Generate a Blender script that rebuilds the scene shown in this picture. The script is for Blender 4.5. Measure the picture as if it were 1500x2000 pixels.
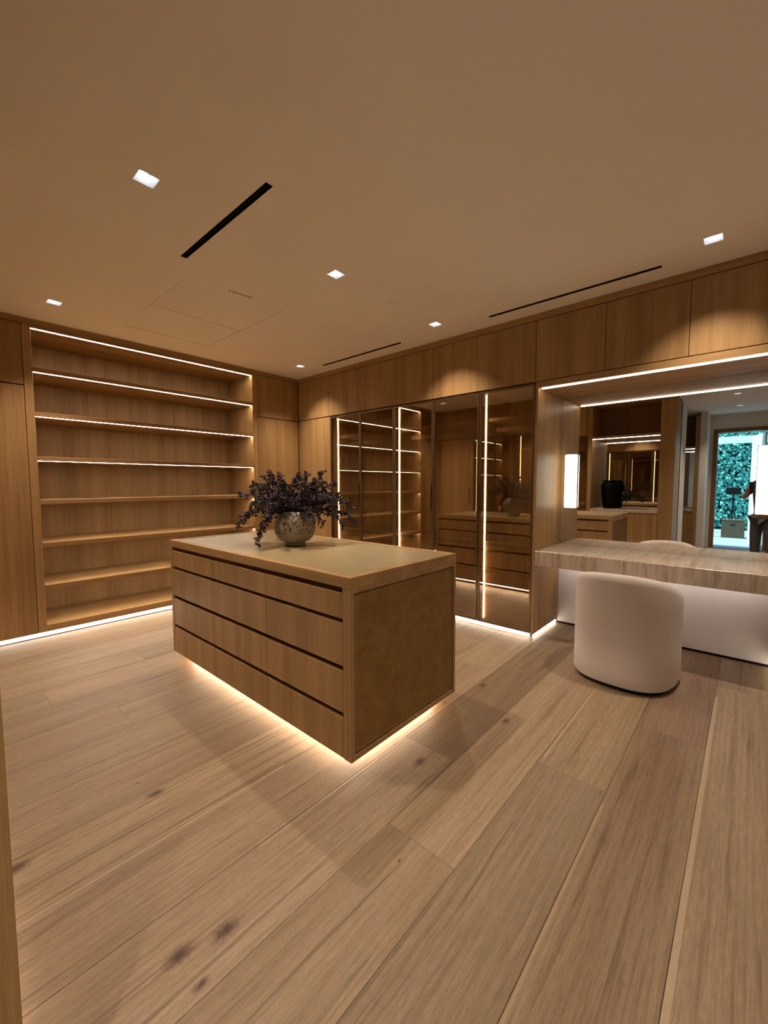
import bpy, bmesh, math, random
from mathutils import Vector, Matrix
R = random.Random(7)
for o in list(bpy.data.objects): bpy.data.objects.remove(o)
scn = bpy.context.scene
C = scn.collection

# ------------------------------------------------------------ camera, world, sun, exposure
F_PX, YAW, PITCH, ROLL, CX, CY, CZ = 808.245, 2.29514, -0.067339, -0.002147, 4.9735, -3.7424, 1.45
fw = Vector((math.cos(YAW)*math.cos(PITCH), math.sin(YAW)*math.cos(PITCH), math.sin(PITCH)))
rt = fw.cross(Vector((0, 0, 1))).normalized(); up = rt.cross(fw)
r2 = rt*math.cos(ROLL)+up*math.sin(ROLL); u2 = up*math.cos(ROLL)-rt*math.sin(ROLL)
cd = bpy.data.cameras.new('camera'); cam = bpy.data.objects.new('camera', cd); C.objects.link(cam)
cam.matrix_world = Matrix(((r2.x, u2.x, -fw.x, CX), (r2.y, u2.y, -fw.y, CY), (r2.z, u2.z, -fw.z, CZ), (0, 0, 0, 1)))
cd.sensor_fit = 'HORIZONTAL'; cd.sensor_width = 36; cd.lens = F_PX/1500*36; cd.clip_start = 0.01; cd.clip_end = 200
scn.camera = cam
w = bpy.data.worlds.new('sky'); scn.world = w; w.use_nodes = True
bg = w.node_tree.nodes['Background']; bg.inputs[0].default_value = (0.42, 0.78, 1.0, 1); bg.inputs[1].default_value = 1.3
sd = bpy.data.lights.new('sun', 'SUN'); sd.energy = 8; sd.color = (0.85, 1, 0.95); sd.angle = 0.01
sun = bpy.data.objects.new('sun', sd); C.objects.link(sun); sun.location = (5, -5, 9)
sun.rotation_euler = Vector((0.3, -0.10, -0.95)).to_track_quat('-Z', 'Y').to_euler()
scn.view_settings.view_transform = 'Standard'; scn.view_settings.look = 'None'
scn.view_settings.gamma = 1; scn.view_settings.use_curve_mapping = False
scn.view_settings.exposure = 0.60
LED = 13.0          # radiance of the bare LED strips
SPOT = 96.0         # watts of each downlight
WARM = (1.0, 0.84, 0.68)
CEIL = 2.96; S = -3.66; YM = 0.61

# ------------------------------------------------------------ materials
def nmat(name):
    m = bpy.data.materials.new(name); m.use_nodes = True
    nt = m.node_tree; b = nt.nodes['Principled BSDF']
    return m, nt, b
def N(nt, t, **k):
    n = nt.nodes.new(t)
    for a, v in k.items():
        if a.startswith('i_'):
            key = a[2:]; key = int(key) if key.isdigit() else key.replace('_', ' ')
            n.inputs[key].default_value = v
        else: setattr(n, a, v)
    return n
def L(nt, a, b): nt.links.new(a, b)
def ramp(nt, fac, stops):
    n = nt.nodes.new('ShaderNodeValToRGB'); el = n.color_ramp.elements
    while len(el) < len(stops): el.new(0.5)
    for e, (p, c) in zip(el, stops): e.position = p; e.color = (*c, 1)
    L(nt, fac, n.inputs[0]); return n.outputs[0]
def mix(nt, fac, a, b, mode='MIX'):
    n = nt.nodes.new('ShaderNodeMix'); n.data_type = 'RGBA'; n.blend_type = mode
    for sock, v in ((n.inputs[0], fac), (n.inputs[6], a), (n.inputs[7], b)):
        if hasattr(v, 'is_output'): L(nt, v, sock)
        elif isinstance(v, (int, float)): sock.default_value = v
        else: sock.default_value = (*v, 1)
    return n.outputs[2]
def plain(name, c, rough=0.5, metal=0.0, spec=0.5):
    m, nt, b = nmat(name)
    b.inputs['Base Color'].default_value = (*c, 1); b.inputs['Roughness'].default_value = rough
    b.inputs['Metallic'].default_value = metal; b.inputs['Specular IOR Level'].default_value = spec
    return m
def pos(nt, scale, rnd=0.0):
    g = N(nt, 'ShaderNodeNewGeometry'); out = g.outputs['Position']
    if rnd:
        oi = N(nt, 'ShaderNodeObjectInfo')
        v = N(nt, 'ShaderNodeVectorMath', operation='SCALE'); v.inputs[0].default_value = (3.1, 2.3, 4.7)
        s = N(nt, 'ShaderNodeMath', operation='MULTIPLY'); L(nt, oi.outputs['Random'], s.inputs[0]); s.inputs[1].default_value = rnd
        L(nt, s.outputs[0], v.inputs['Scale'])
        a = N(nt, 'ShaderNodeVectorMath', operation='ADD'); L(nt, out, a.inputs[0]); L(nt, v.outputs[0], a.inputs[1]); out = a.outputs[0]
    mp = N(nt, 'ShaderNodeMapping'); L(nt, out, mp.inputs[0]); mp.inputs['Scale'].default_value = scale
    return mp.outputs[0]
def noise(nt, vec, scale=1.0, detail=3.0, rough=0.55, dist=0.0):
    n = N(nt, 'ShaderNodeTexNoise', i_Scale=scale, i_Detail=detail, i_Roughness=rough, i_Distortion=dist)
    L(nt, vec, n.inputs['Vector']); return n.outputs['Fac']
def bump(nt, b, h, strength=0.2, dist=0.002):
    n = N(nt, 'ShaderNodeBump', i_Strength=strength, i_Distance=dist); L(nt, h, n.inputs['Height']); L(nt, n.outputs[0], b.inputs['Normal'])
def ax(axis, along, across):
    return tuple(along if i == 'xyz'.index(axis) else across for i in range(3))
def wood(name, axis, dark, light, rough=0.45, rnd=1.0):
    m, nt, b = nmat(name)
    n1 = noise(nt, pos(nt, ax(axis, 0.25, 9), rnd), 1, 2)
    n2 = noise(nt, pos(nt, ax(axis, 1.2, 55), rnd), 1, 3, 0.6)
    n3 = noise(nt, pos(nt, ax(axis, 7, 330), rnd), 1, 2, 0.6)
    c = ramp(nt, n2, [(0.3, dark), (0.7, light)])
    c = mix(nt, 0.5, c, ramp(nt, n1, [(0.32, tuple(v*0.80 for v in dark)), (0.68, tuple(min(1, v*1.12) for v in light))]))
    c = mix(nt, 0.5, c, ramp(nt, n3, [(0.35, (0.72, 0.68, 0.62)), (0.6, (1, 1, 1))]), 'MULTIPLY')
    L(nt, c, b.inputs['Base Color']); b.inputs['Roughness'].default_value = rough
    b.inputs['Specular IOR Level'].default_value = 0.3
    bump(nt, b, n3, 0.15, 0.0006)
    return m
OD, OL = (0.305, 0.172, 0.062), (0.445, 0.27, 0.115)
wood_z = wood('rift oak vertical grain', 'z', OD, OL)
wood_x = wood('rift oak grain along x', 'x', OD, OL)
wood_y = wood('rift oak grain along y', 'y', OD, OL)
wood_in = wood('oak carcass with shade in colour', 'z', (0.24, 0.12, 0.05), (0.32, 0.17, 0.075), 0.6)  # darker copy of the oak, with shade put into its colour
gap_dark = plain('dark shadow gap', (0.035, 0.015, 0.008), 0.8)
black = plain('matt black metal', (0.006, 0.006, 0.006), 0.6, 0, 0.2)
bronze = plain('bronze anodised metal', (0.19, 0.125, 0.075), 0.32, 0.85)
bronze_dark = plain('dark bronze pull', (0.035, 0.022, 0.015), 0.4, 0.6)

def paint(name, c, rough=0.85):
    m, nt, b = nmat(name)
    n = noise(nt, pos(nt, (1, 1, 1)), 180, 3); n2 = noise(nt, pos(nt, (1, 1, 1)), 1.5, 2)
    L(nt, ramp(nt, n2, [(0.3, tuple(v*0.97 for v in c)), (0.7, c)]), b.inputs['Base Color'])
    b.inputs['Roughness'].default_value = rough; b.inputs['Specular IOR Level'].default_value = 0.25
    bump(nt, b, n, 0.06, 0.0006); return m
ceil_paint = paint('warm white ceiling plaster', (0.94, 0.89, 0.80))
wall_paint = paint('off white wall paint', (0.78, 0.75, 0.70))
knee_paint = paint('white lacquered panel', (0.80, 0.75, 0.73), 0.5)
trim_white = plain('white downlight trim', (0.86, 0.9, 0.95), 0.35)

def emit(name, c, s):
    m = bpy.data.materials.new(name); m.use_nodes = True; nt = m.node_tree
    nt.nodes.remove(nt.nodes['Principled BSDF'])
    e = N(nt, 'ShaderNodeEmission'); e.inputs[0].default_value = (*c, 1); e.inputs[1].default_value = s
    L(nt, e.outputs[0], nt.nodes['Material Output'].inputs[0]); return m
led_m = emit('warm white led strip', (1.0, 0.86, 0.70), LED)
led_shelf = emit('bookcase led strip', (1.0, 0.84, 0.68), LED*2.0)
led_toe = emit('warm led toe kick strip', (1.0, 0.88, 0.72), LED*0.36)
led_isl = emit('amber led under island', (1.0, 0.80, 0.60), LED*1.5)
led_yel = emit('yellow white cabinet led', (1.0, 0.88, 0.66), LED*0.95)
led_knee = emit('neutral led under desk', (1.0, 0.90, 0.84), LED*0.8)
lens_m = emit('downlight lens', (0.95, 0.98, 1.0), 7)

# alabaster sconce: veined translucent stone lit from inside
def alabaster():
    m = bpy.data.materials.new('backlit alabaster'); m.use_nodes = True; nt = m.node_tree
    nt.nodes.remove(nt.nodes['Principled BSDF'])
    n = noise(nt, pos(nt, (1, 1, 1), 1), 14, 6, 0.6, 1.6)
    c = ramp(nt, n, [(0.36, (0.98, 0.93, 0.80)), (0.47, (0.66, 0.50, 0.24)), (0.52, (1, 0.95, 0.84)), (0.7, (0.92, 0.84, 0.66))])
    e = N(nt, 'ShaderNodeEmission'); L(nt, c, e.inputs[0]); e.inputs[1].default_value = 3.4
    L(nt, e.outputs[0], nt.nodes['Material Output'].inputs[0]); return m
alab = alabaster()

def glass_smoke():
    m = bpy.data.materials.new('smoked bronze glass'); m.use_nodes = True; nt = m.node_tree
    nt.nodes.remove(nt.nodes['Principled BSDF'])
    t = N(nt, 'ShaderNodeBsdfTransparent'); t.inputs[0].default_value = (0.68, 0.58, 0.45, 1)
    g = N(nt, 'ShaderNodeBsdfGlossy', i_Roughness=0.0); g.inputs[0].default_value = (0.93, 0.85, 0.72, 1)
    mx = N(nt, 'ShaderNodeMixShader', i_0=0.29)
    L(nt, t.outputs[0], mx.inputs[1]); L(nt, g.outputs[0], mx.inputs[2])
    L(nt, mx.outputs[0], nt.nodes['Material Output'].inputs[0]); return m
smoke = glass_smoke()
mirror_m = plain('silver mirror', (0.80, 0.79, 0.76), 0.0, 1.0)
dark_glass = plain('dark display glass', (0.03, 0.03, 0.022), 0.08)

def travertine():
    m, nt, b = nmat('veined travertine')
    n1 = noise(nt, pos(nt, (24, 2.2, 2.6)), 1, 5, 0.65, 0.5)
    n2 = noise(nt, pos(nt, (150, 24, 26)), 1, 4, 0.7, 0.3)
    c = ramp(nt, n1, [(0.30, (0.34, 0.255, 0.18)), (0.48, (0.56, 0.46, 0.36)), (0.70, (0.70, 0.60, 0.50))])
    c = mix(nt, 0.65, c, ramp(nt, n2, [(0.32, (0.55, 0.48, 0.40)), (0.55, (1, 1, 1))]), 'MULTIPLY')
    L(nt, c, b.inputs['Base Color']); b.inputs['Roughness'].default_value = 0.32
    bump(nt, b, n2, 0.15, 0.001); return m
trav = travertine()
def leather(name, d, l, rough):
    m, nt, b = nmat(name)
    n1 = noise(nt, pos(nt, (1, 1, 1)), 9, 6, 0.7, 0.6); n2 = noise(nt, pos(nt, (1, 1, 1)), 420, 2)
    L(nt, ramp(nt, n1, [(0.3, d), (0.72, l)]), b.inputs['Base Color']); b.inputs['Roughness'].default_value = rough
    bump(nt, b, n2, 0.12, 0.0006); return m
leather_side = leather('tan suede leather', (0.18, 0.090, 0.016), (0.27, 0.148, 0.034), 0.75)
leather_top = leather('olive tan leather top', (0.26, 0.195, 0.095), (0.34, 0.26, 0.14), 0.33)
leather_line = plain('leather stitched border', (0.33, 0.21, 0.10), 0.6)
def fabric():
    m, nt, b = nmat('cream boucle fabric')
    n1 = noise(nt, pos(nt, (1, 1, 1)), 260, 4, 0.7); n2 = noise(nt, pos(nt, (1, 1, 1)), 6, 4)
    c = mix(nt, 0.5, ramp(nt, n1, [(0.3, (0.60, 0.52, 0.47)), (0.7, (0.80, 0.73, 0.68))]), ramp(nt, n2, [(0.3, (0.68, 0.60, 0.55)), (0.7, (0.76, 0.69, 0.65))]))
    L(nt, c, b.inputs['Base Color']); b.inputs['Roughness'].default_value = 0.95
    b.inputs['Sheen Weight'].default_value = 0.2; b.inputs['Specular IOR Level'].default_value = 0.1
    bump(nt, b, n1, 0.35, 0.002); return m
fabric_m = fabric()

def vase_mat():
    m, nt, b = nmat('speckled stoneware glaze')
    g = N(nt, 'ShaderNodeNewGeometry'); sx = N(nt, 'ShaderNodeSeparateXYZ'); L(nt, g.outputs['Position'], sx.inputs[0])
    mask = N(nt, 'ShaderNodeMath', operation='GREATER_THAN'); L(nt, sx.outputs['Z'], mask.inputs[0]); mask.inputs[1].default_value = 1.095
    n = noise(nt, pos(nt, (1, 1, 1.2)), 62, 3, 0.55, 0.8)
    gt = N(nt, 'ShaderNodeMath', operation='GREATER_THAN'); L(nt, n, gt.inputs[0]); gt.inputs[1].default_value = 0.55
    mm = N(nt, 'ShaderNodeMath', operation='MULTIPLY'); L(nt, gt.outputs[0], mm.inputs[0]); L(nt, mask.outputs[0], mm.inputs[1])
    n2 = noise(nt, pos(nt, (1, 1, 1)), 9, 4)
    base = ramp(nt, n2, [(0.3, (0.27, 0.215, 0.14)), (0.7, (0.36, 0.30, 0.215))])
    L(nt, mix(nt, mm.outputs[0], base, (0.045, 0.028, 0.022)), b.inputs['Base Color'])
    b.inputs['Roughness'].default_value = 0.42; return m
vase_m = vase_mat()
def leaf_mat(name, d, l):
    m, nt, b = nmat(name)
    n = noise(nt, pos(nt, (1, 1, 1)), 75, 2)
    L(nt, ramp(nt, n, [(0.35, d), (0.68, l)]), b.inputs['Base Color']); b.inputs['Roughness'].default_value = 0.55; return m
leaf_dark = leaf_mat('dusky plum leaves', (0.020, 0.013, 0.018), (0.13, 0.092, 0.105))
stem_dark = plain('dark twig bark', (0.03, 0.018, 0.014), 0.8)
ivy = leaf_mat('teal green ivy leaves', (0.02, 0.20, 0.17), (0.25, 0.80, 0.70))

KNOTS = [(3.752, -3.146, .035), (3.715, -3.278, .035), (3.838, -3.267, .018), (2.939, -3.068, .03), (2.951, -3.566, .035), (3.739, -2.068, .032), (3.587, -1.106, .028), (3.911, -1.418, .028), (2.80, -3.10, .008), (4.02, -2.58, .007), (1.75, -2.1, .02)]
def floor_mat():
    m, nt, b = nmat('wide plank european oak')
    oi = N(nt, 'ShaderNodeObjectInfo')
    g = N(nt, 'ShaderNodeNewGeometry')
    # grain bends around the knots
    base = None; kn = None
    for (kx, ky, kr) in KNOTS:
        v = N(nt, 'ShaderNodeVectorMath', operation='SUBTRACT'); L(nt, g.outputs['Position'], v.inputs[0]); v.inputs[1].default_value = (kx, ky, 0); kr *= 0.80
        s = N(nt, 'ShaderNodeVectorMath', operation='MULTIPLY'); L(nt, v.outputs[0], s.inputs[0]); s.inputs[1].default_value = (1/kr, 0.55/kr, 0)
        le = N(nt, 'ShaderNodeVectorMath', operation='LENGTH'); L(nt, s.outputs[0], le.inputs[0])
        if kn is None: kn = le.outputs['Value']
        else:
            mi = N(nt, 'ShaderNodeMath', operation='MINIMUM'); L(nt, kn, mi.inputs[0]); L(nt, le.outputs['Value'], mi.inputs[1]); kn = mi.outputs[0]
    wob = noise(nt, pos(nt, (1, 1, 1)), 55, 6, 0.85, 0.8)
    ka = N(nt, 'ShaderNodeMath', operation='ADD'); L(nt, kn, ka.inputs[0]); wm = N(nt, 'ShaderNodeMath', operation='MULTIPLY'); L(nt, wob, wm.inputs[0]); wm.inputs[1].default_value = 1.7; L(nt, wm.outputs[0], ka.inputs[1])
    kfac = N(nt, 'ShaderNodeMapRange', i_1=1.05, i_2=2.1, i_3=1.0, i_4=0.0); L(nt, ka.outputs[0], kfac.inputs[0])
    n1 = noise(nt, pos(nt, (7, 0.45, 1), 3), 1, 3, 0.6, 0.4)
    n2 = noise(nt, pos(nt, (62, 1.9, 1), 3), 1, 5, 0.66, 0.35)
    n3 = noise(nt, pos(nt, (300, 13, 1), 3), 1, 3, 0.6)
    wv = N(nt, 'ShaderNodeTexWave', wave_type='BANDS', bands_direction='X', i_Scale=1.0, i_Distortion=5.0, i_Detail=3.0, i_Detail_Scale=0.8)
    L(nt, pos(nt, (13, 0.8, 1), 3), wv.inputs[0])
    c = ramp(nt, n2, [(0.30, (0.25, 0.172, 0.105)), (0.50, (0.36, 0.262, 0.168)), (0.72, (0.44, 0.332, 0.22))])
    c = mix(nt, 0.45, c, ramp(nt, n1, [(0.34, (0.27, 0.178, 0.108)), (0.66, (0.45, 0.34, 0.23))]))
    c = mix(nt, 0.35, c, ramp(nt, wv.outputs['Fac'], [(0.0, (0.76, 0.72, 0.66)), (0.35, (1, 1, 1))]), 'MULTIPLY')
    c = mix(nt, 0.55, c, ramp(nt, n3, [(0.36, (0.66, 0.62, 0.56)), (0.56, (1, 1, 1))]), 'MULTIPLY')
    n4 = noise(nt, pos(nt, (28, 0.7, 1), 5), 1, 5, 0.7, 0.5)
    c = mix(nt, ramp(nt, n4, [(0.55, (0, 0, 0)), (0.66, (0.80, 0.80, 0.80))]), c, (0.165, 0.108, 0.066))
    n5 = noise(nt, pos(nt, (70, 34, 1), 3), 1, 3, 0.7, 1.2)
    c = mix(nt, 0.30, c, ramp(nt, n5, [(0.40, (0.80, 0.77, 0.73)), (0.60, (1.12, 1.12, 1.12))]), 'MULTIPLY')
    c = mix(nt, kfac.outputs[0], c, (0.085, 0.042, 0.026))
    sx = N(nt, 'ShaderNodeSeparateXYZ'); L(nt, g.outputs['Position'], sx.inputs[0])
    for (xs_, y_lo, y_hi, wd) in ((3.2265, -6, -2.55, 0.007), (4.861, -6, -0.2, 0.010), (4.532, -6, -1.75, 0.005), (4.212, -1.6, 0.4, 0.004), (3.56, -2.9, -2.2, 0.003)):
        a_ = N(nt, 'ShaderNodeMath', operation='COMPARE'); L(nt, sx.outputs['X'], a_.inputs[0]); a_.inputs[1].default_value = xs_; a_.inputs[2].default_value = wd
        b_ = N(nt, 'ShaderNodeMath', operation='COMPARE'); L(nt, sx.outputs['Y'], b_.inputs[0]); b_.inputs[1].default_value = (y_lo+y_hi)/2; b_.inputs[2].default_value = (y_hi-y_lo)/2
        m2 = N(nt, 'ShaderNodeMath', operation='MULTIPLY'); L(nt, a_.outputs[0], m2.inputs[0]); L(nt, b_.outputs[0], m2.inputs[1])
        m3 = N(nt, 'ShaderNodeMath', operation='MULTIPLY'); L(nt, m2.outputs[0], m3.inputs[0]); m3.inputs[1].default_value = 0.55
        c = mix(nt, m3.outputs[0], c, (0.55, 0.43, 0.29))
    c = mix(nt, 1.0, c, oi.outputs['Color'], 'MULTIPLY')
    L(nt, c, b.inputs['Base Color'])
    b.inputs['Roughness'].default_value = 0.46; b.inputs['Specular IOR Level'].default_value = 0.35
    bump(nt, b, n3, 0.2, 0.0006); return m
floor_m = floor_mat()

# ------------------------------------------------------------ mesh helpers (all coordinates are world metres)
def box(bm, x0, x1, y0, y1, z0, z1, bev=0.0):
    x0, x1 = sorted((x0, x1)); y0, y1 = sorted((y0, y1)); z0, z1 = sorted((z0, z1))
    vs = [bm.verts.new((x, y, z)) for z in (z0, z1) for y in (y0, y1) for x in (x0, x1)]
    fs = [bm.faces.new([vs[i] for i in q]) for q in ((0, 2, 3, 1), (4, 5, 7, 6), (0, 1, 5, 4), (2, 6, 7, 3), (0, 4, 6, 2), (1, 3, 7, 5))]
    if bev:
        es = list({e for f in fs for e in f.edges})
        bmesh.ops.bevel(bm, geom=es, offset=bev, segments=1, affect='EDGES')
def root_of(o):
    while o.parent: o = o.parent
    return o
def obj(name, bm, mat, parent=None, label=None, smooth=False, kind=None):
    if parent is not None:
        off = root_of(parent).location
    else:
        xs = [v.co for v in bm.verts]
        off = Vector(((min(c.x for c in xs)+max(c.x for c in xs))/2, (min(c.y for c in xs)+max(c.y for c in xs))/2, min(c.z for c in xs)))
    off = off.copy()
    for v in bm.verts: v.co -= off
    bmesh.ops.recalc_face_normals(bm, faces=bm.faces)
    me = bpy.data.meshes.new(name); bm.to_mesh(me); bm.free()
    for m in (mat if isinstance(mat, (list, tuple)) else [mat]): me.materials.append(m)
    if smooth:
        for p in me.polygons: p.use_smooth = True
    o = bpy.data.objects.new(name, me); C.objects.link(o)
    if parent is not None: o.parent = parent
    else: o.location = off
    if label: o['label'] = label
    if kind: o['kind'] = kind
    return o
def bx(name, b, mat, parent=None, bev=0.0015, **k):
    bm = bmesh.new(); box(bm, *b, bev=bev); return obj(name, bm, mat, parent, **k)
def thing(name, label, cat, loc, group=None):
    o = bpy.data.objects.new(name, None); C.objects.link(o); o.location = loc; o.empty_display_size = 0.1
    o['label'] = label; o['category'] = cat
    if group: o['group'] = group
    return o
def tag(o, label, cat, group=None):
    o['label'] = label; o['category'] = cat
    if group: o['group'] = group
    return o
def struct(name, b, mat, bev=0.0):
    return bx(name, b, mat, None, bev, kind='structure')
def lathe(bm, cx, cy, prof, seg=40):
    rings = []
    for r, z in prof:
        rings.append([bm.verts.new((cx+r*math.cos(2*math.pi*i/seg), cy+r*math.sin(2*math.pi*i/seg), z)) for i in range(seg)])
    for a, b in zip(rings, rings[1:]):
        for i in range(seg):
            j = (i+1) % seg
            bm.faces.new((a[i], a[j], b[j], b[i]))
    for ring, flip in ((rings[0], True), (rings[-1], False)):
        if prof[0 if flip else -1][0] > 1e-4: bm.faces.new(ring[::-1] if flip else ring)
def tube(bm, pts, r0, r1=None, seg=6):
    r1 = r0 if r1 is None else r1; rings = []
    for i, p in enumerate(pts):
        t = (pts[min(i+1, len(pts)-1)]-pts[max(i-1, 0)]).normalized()
        a = t.cross(Vector((0, 0, 1)) if abs(t.z) < 0.9 else Vector((1, 0, 0))).normalized(); b = t.cross(a)
        r = r0+(r1-r0)*i/max(1, len(pts)-1)
        rings.append([bm.verts.new(p+(a*math.cos(2*math.pi*k/seg)+b*math.sin(2*math.pi*k/seg))*r) for k in range(seg)])
    for A, B in zip(rings, rings[1:]):
        for k in range(seg): bm.faces.new((A[k], A[(k+1) % seg], B[(k+1) % seg], B[k]))
    bm.faces.new(rings[0][::-1]); bm.faces.new(rings[-1])
def ring(bm, u0, u1, v0, v1, wd, f, bev=0.0):
    """four bars round a rectangle; f maps (u0,u1,v0,v1) to six bounds"""
    for q in ((u0, u1, v1-wd, v1), (u0, u1, v0, v0+wd), (u0, u0+wd, v0+wd, v1-wd), (u1-wd, u1, v0+wd, v1-wd)):
        box(bm, *f(*q), bev=bev)

# wall-local mappers: s along the wall, d depth into the wall (negative = into the room), z
def NORTH(s0, s1, d0, d1, z0, z1): return (s0, s1, d0, d1, z0, z1)
def SOUTH(s0, s1, d0, d1, z0, z1): return (s0, s1, S-d0, S-d1, z0, z1)
def WEST(s0, s1, d0, d1, z0, z1): return (-d0, -d1, s0, s1, z0, z1)
def base_pt(M, s, d=0.3, z=0.0):
    b = M(s, s, d, d, z, z); return (b[0], b[2], z)

# ------------------------------------------------------------ setting: shell
struct('wall_west', (-0.82, -0.70, -7.2, 0.9, -0.07, 3.1), wall_paint)
struct('wall_north', (-0.82, 6.5, 0.72, 0.9, -0.07, 3.1), wall_paint)
struct('wall_east', (6.3, 6.5, -7.2, 0.72, -0.07, 3.1), wall_paint)
bm = bmesh.new(); box(bm, 3.76, 3.98, -5.15, S-0.62, 0, CEIL); box(bm, -0.7, 3.98, -4.42, S-0.64, 0, CEIL)
struct_o = obj('wall_south', bm, wall_paint, kind='structure')
bm = bmesh.new()                                   # far wall of the passage, with the door opening
box(bm, -0.7, 4.37, -7.2, -7.0, -0.02, 3.1); box(bm, 5.22, 6.3, -7.2, -7.0, -0.02, 3.1); box(bm, 4.37, 5.22, -7.2, -7.0, 2.58, 3.1)
box(bm, 4.12, 4.24, -7.0, -6.2, 0, CEIL)
obj('wall_far', bm, wall_paint, kind='structure')

# floor: base plus individual planks
fl = struct('floor', (-0.70, 6.3, -7.2, 0.72, -0.06, -0.021), gap_dark)
ends = {6: {}, }
PW = 0.3255
def row_x(k): return 4.85-PW*k
special = {0: [-5.2, -3.05, -0.0], 1: [-5.6, -3.3, -0.948], 2: [-6.0, -3.9, -1.662], 3: [-4.6, -2.47, -0.1], 4: [-6.2, -1.944, 0.2],
           5: [-5.3, -0.85], 6: [-4.9, -0.35], 7: [-5.6, -1.2], 8: [-4.6, -0.2], 9: [-5.0, -2.94, -0.75], 10: [-4.3, -2.1, -0.1],
           11: [-5.4, -3.22, -1.0], 12: [-4.7, -2.55, -0.4]}
tones = {(4, 2): (0.72, 0.66, 0.60), (1, 3): (0.84, 0.74, 0.70), (1, 2): (0.82, 0.75, 0.68), (2, 2): (0.86, 0.84, 0.80), (3, 2): (1.10, 1.06, 0.99),
         (0, 2): (1.08, 1.05, 1.0), (4, 1): (1.0, 0.96, 0.93), (5, 1): (0.98, 0.93, 0.88), (6, 1): (1.04, 0.99, 0.90), (3, 1): (0.96, 0.92, 0.85), (1, 1): (0.72, 0.64, 0.56),
         (2, 3): (1.02, 0.98, 0.9), (0, 1): (0.92, 0.84, 0.76), (7, 1): (0.93, 0.87, 0.80), (8, 1): (0.86, 0.82, 0.76)}
PY0, PY1 = -6.99, 0.70
for k in range(-5, 16):
    xa, xb = row_x(k+0)-PW, row_x(k)
    xa, xb = row_x(k), row_x(k-1)
    if xb > 6.29: xb = 6.29
    if xa < -0.02: xa = -0.02
    if xb-xa < 0.03: continue
    js = special.get(k)
    if js is None: js = [-5.9+R.uniform(0, 1.2), -3.6+R.uniform(-.5, .5), -1.4+R.uniform(-.5, .5)]
    ys = [PY0]+list(js)+[PY1]
    for i in range(len(ys)-1):
        o = bx('plank', (xa+0.0007, xb-0.0007, ys[i]+0.0003, ys[i+1]-0.0003, -0.0205, 0.0), floor_m, fl, 0.0009)
        t = tones.get((k, i))
        if t is None:
            v = R.uniform(0.86, 1.08); h = R.uniform(-0.04, 0.03); t = (v, v*(0.97+h), v*(0.93+1.5*h))
        o.color = (t[0]*0.90, t[1]*0.90, t[2]*0.91, 1)

# ceiling: one slab with real holes for the downlights, slots and access panels
LIGHTS = [(0.58, -0.39), (2.665, -0.395), (4.735, -0.385), (0.575, -2.90), (2.664, -2.905), (2.664, -1.651), (4.74, -2.90), (4.74, -4.30), (4.75, -5.74)]  # the foreground one is unseen, a grid continuation added to light that floor
HL = 0.047
SLOTS = [(2.08, 3.09, -2.50, -2.46), (3.134, 4.443, -0.235, -0.198), (0.82, 2.10, -0.238, -0.201)]
PANELS = [(0.460, 1.127, -2.355, -1.535), (1.133, 1.885, -2.355, -1.535)]
holes = [(x-HL, x+HL, y-HL, y+HL) for x, y in LIGHTS]+SLOTS+PANELS
def holed(bm, x0, x1, y0, y1, z0, z1, holes):
    xs = sorted({x0, x1, *[h[0] for h in holes], *[h[1] for h in holes]}); ys = sorted({y0, y1, *[h[2] for h in holes], *[h[3] for h in holes]})
    inh = lambda i, j: any(h[0]-1e-6 <= xs[i] and xs[i+1] <= h[1]+1e-6 and h[2]-1e-6 <= ys[j] and ys[j+1] <= h[3]+1e-6 for h in holes)
    V = {}
    def v(i, j, z):
        if (i, j, z) not in V: V[(i, j, z)] = bm.verts.new((xs[i], ys[j], z))
        return V[(i, j, z)]
    solid = {(i, j) for i in range(len(xs)-1) for j in range(len(ys)-1) if not inh(i, j)}
    for (i, j) in solid:
        bm.faces.new((v(i, j, z0), v(i, j+1, z0), v(i+1, j+1, z0), v(i+1, j, z0)))
        bm.faces.new((v(i, j, z1), v(i+1, j, z1), v(i+1, j+1, z1), v(i, j+1, z1)))
        for (di, dj, a, b) in ((-1, 0, (i, j), (i, j+1)), (1, 0, (i+1, j), (i+1, j+1)), (0, -1, (i, j), (i+1, j)), (0, 1, (i, j+1), (i+1, j+1))):
            if (i+di, j+dj) not in solid: bm.faces.new((v(*a, z0), v(*b, z0), v(*b, z1), v(*a, z1)))
bm = bmesh.new(); holed(bm, -0.70, 6.3, -7.2, 0.72, CEIL, CEIL+0.05, holes)
ce = obj('ceiling', bm, ceil_paint, kind='structure')
bm = bmesh.new(); box(bm, -0.9, 6.6, -7.3, 1.0, 3.15, 3.3); obj('roof', bm, wall_paint, kind='structure')
for (a, b, c, d) in PANELS:
    bx('access_panel', (a+0.004, b-0.004, c+0.004, d-0.004, CEIL+0.0015, CEIL+0.03), ceil_paint, ce, 0)
    bx('panel_backing', (a-0.01, b+0.01, c-0.01, d+0.01, CEIL+0.052, CEIL+0.06), gap_dark, ce, 0)
bm = bmesh.new()
for i in range(9):                                 # row of small marks beside the access panel
    a = i/8; ln = 0.012 if i not in (2, 7) else 0.018
    y = -2.032+a*0.174; x = 1.856+a*0.021
    box(bm, x-0.004, x+0.004, y-ln/2, y+ln/2, CEIL-0.0012, CEIL+0.001)
obj('ceiling_mark', bm, gap_dark, ce, label='row of small dark marks on the ceiling')

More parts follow.
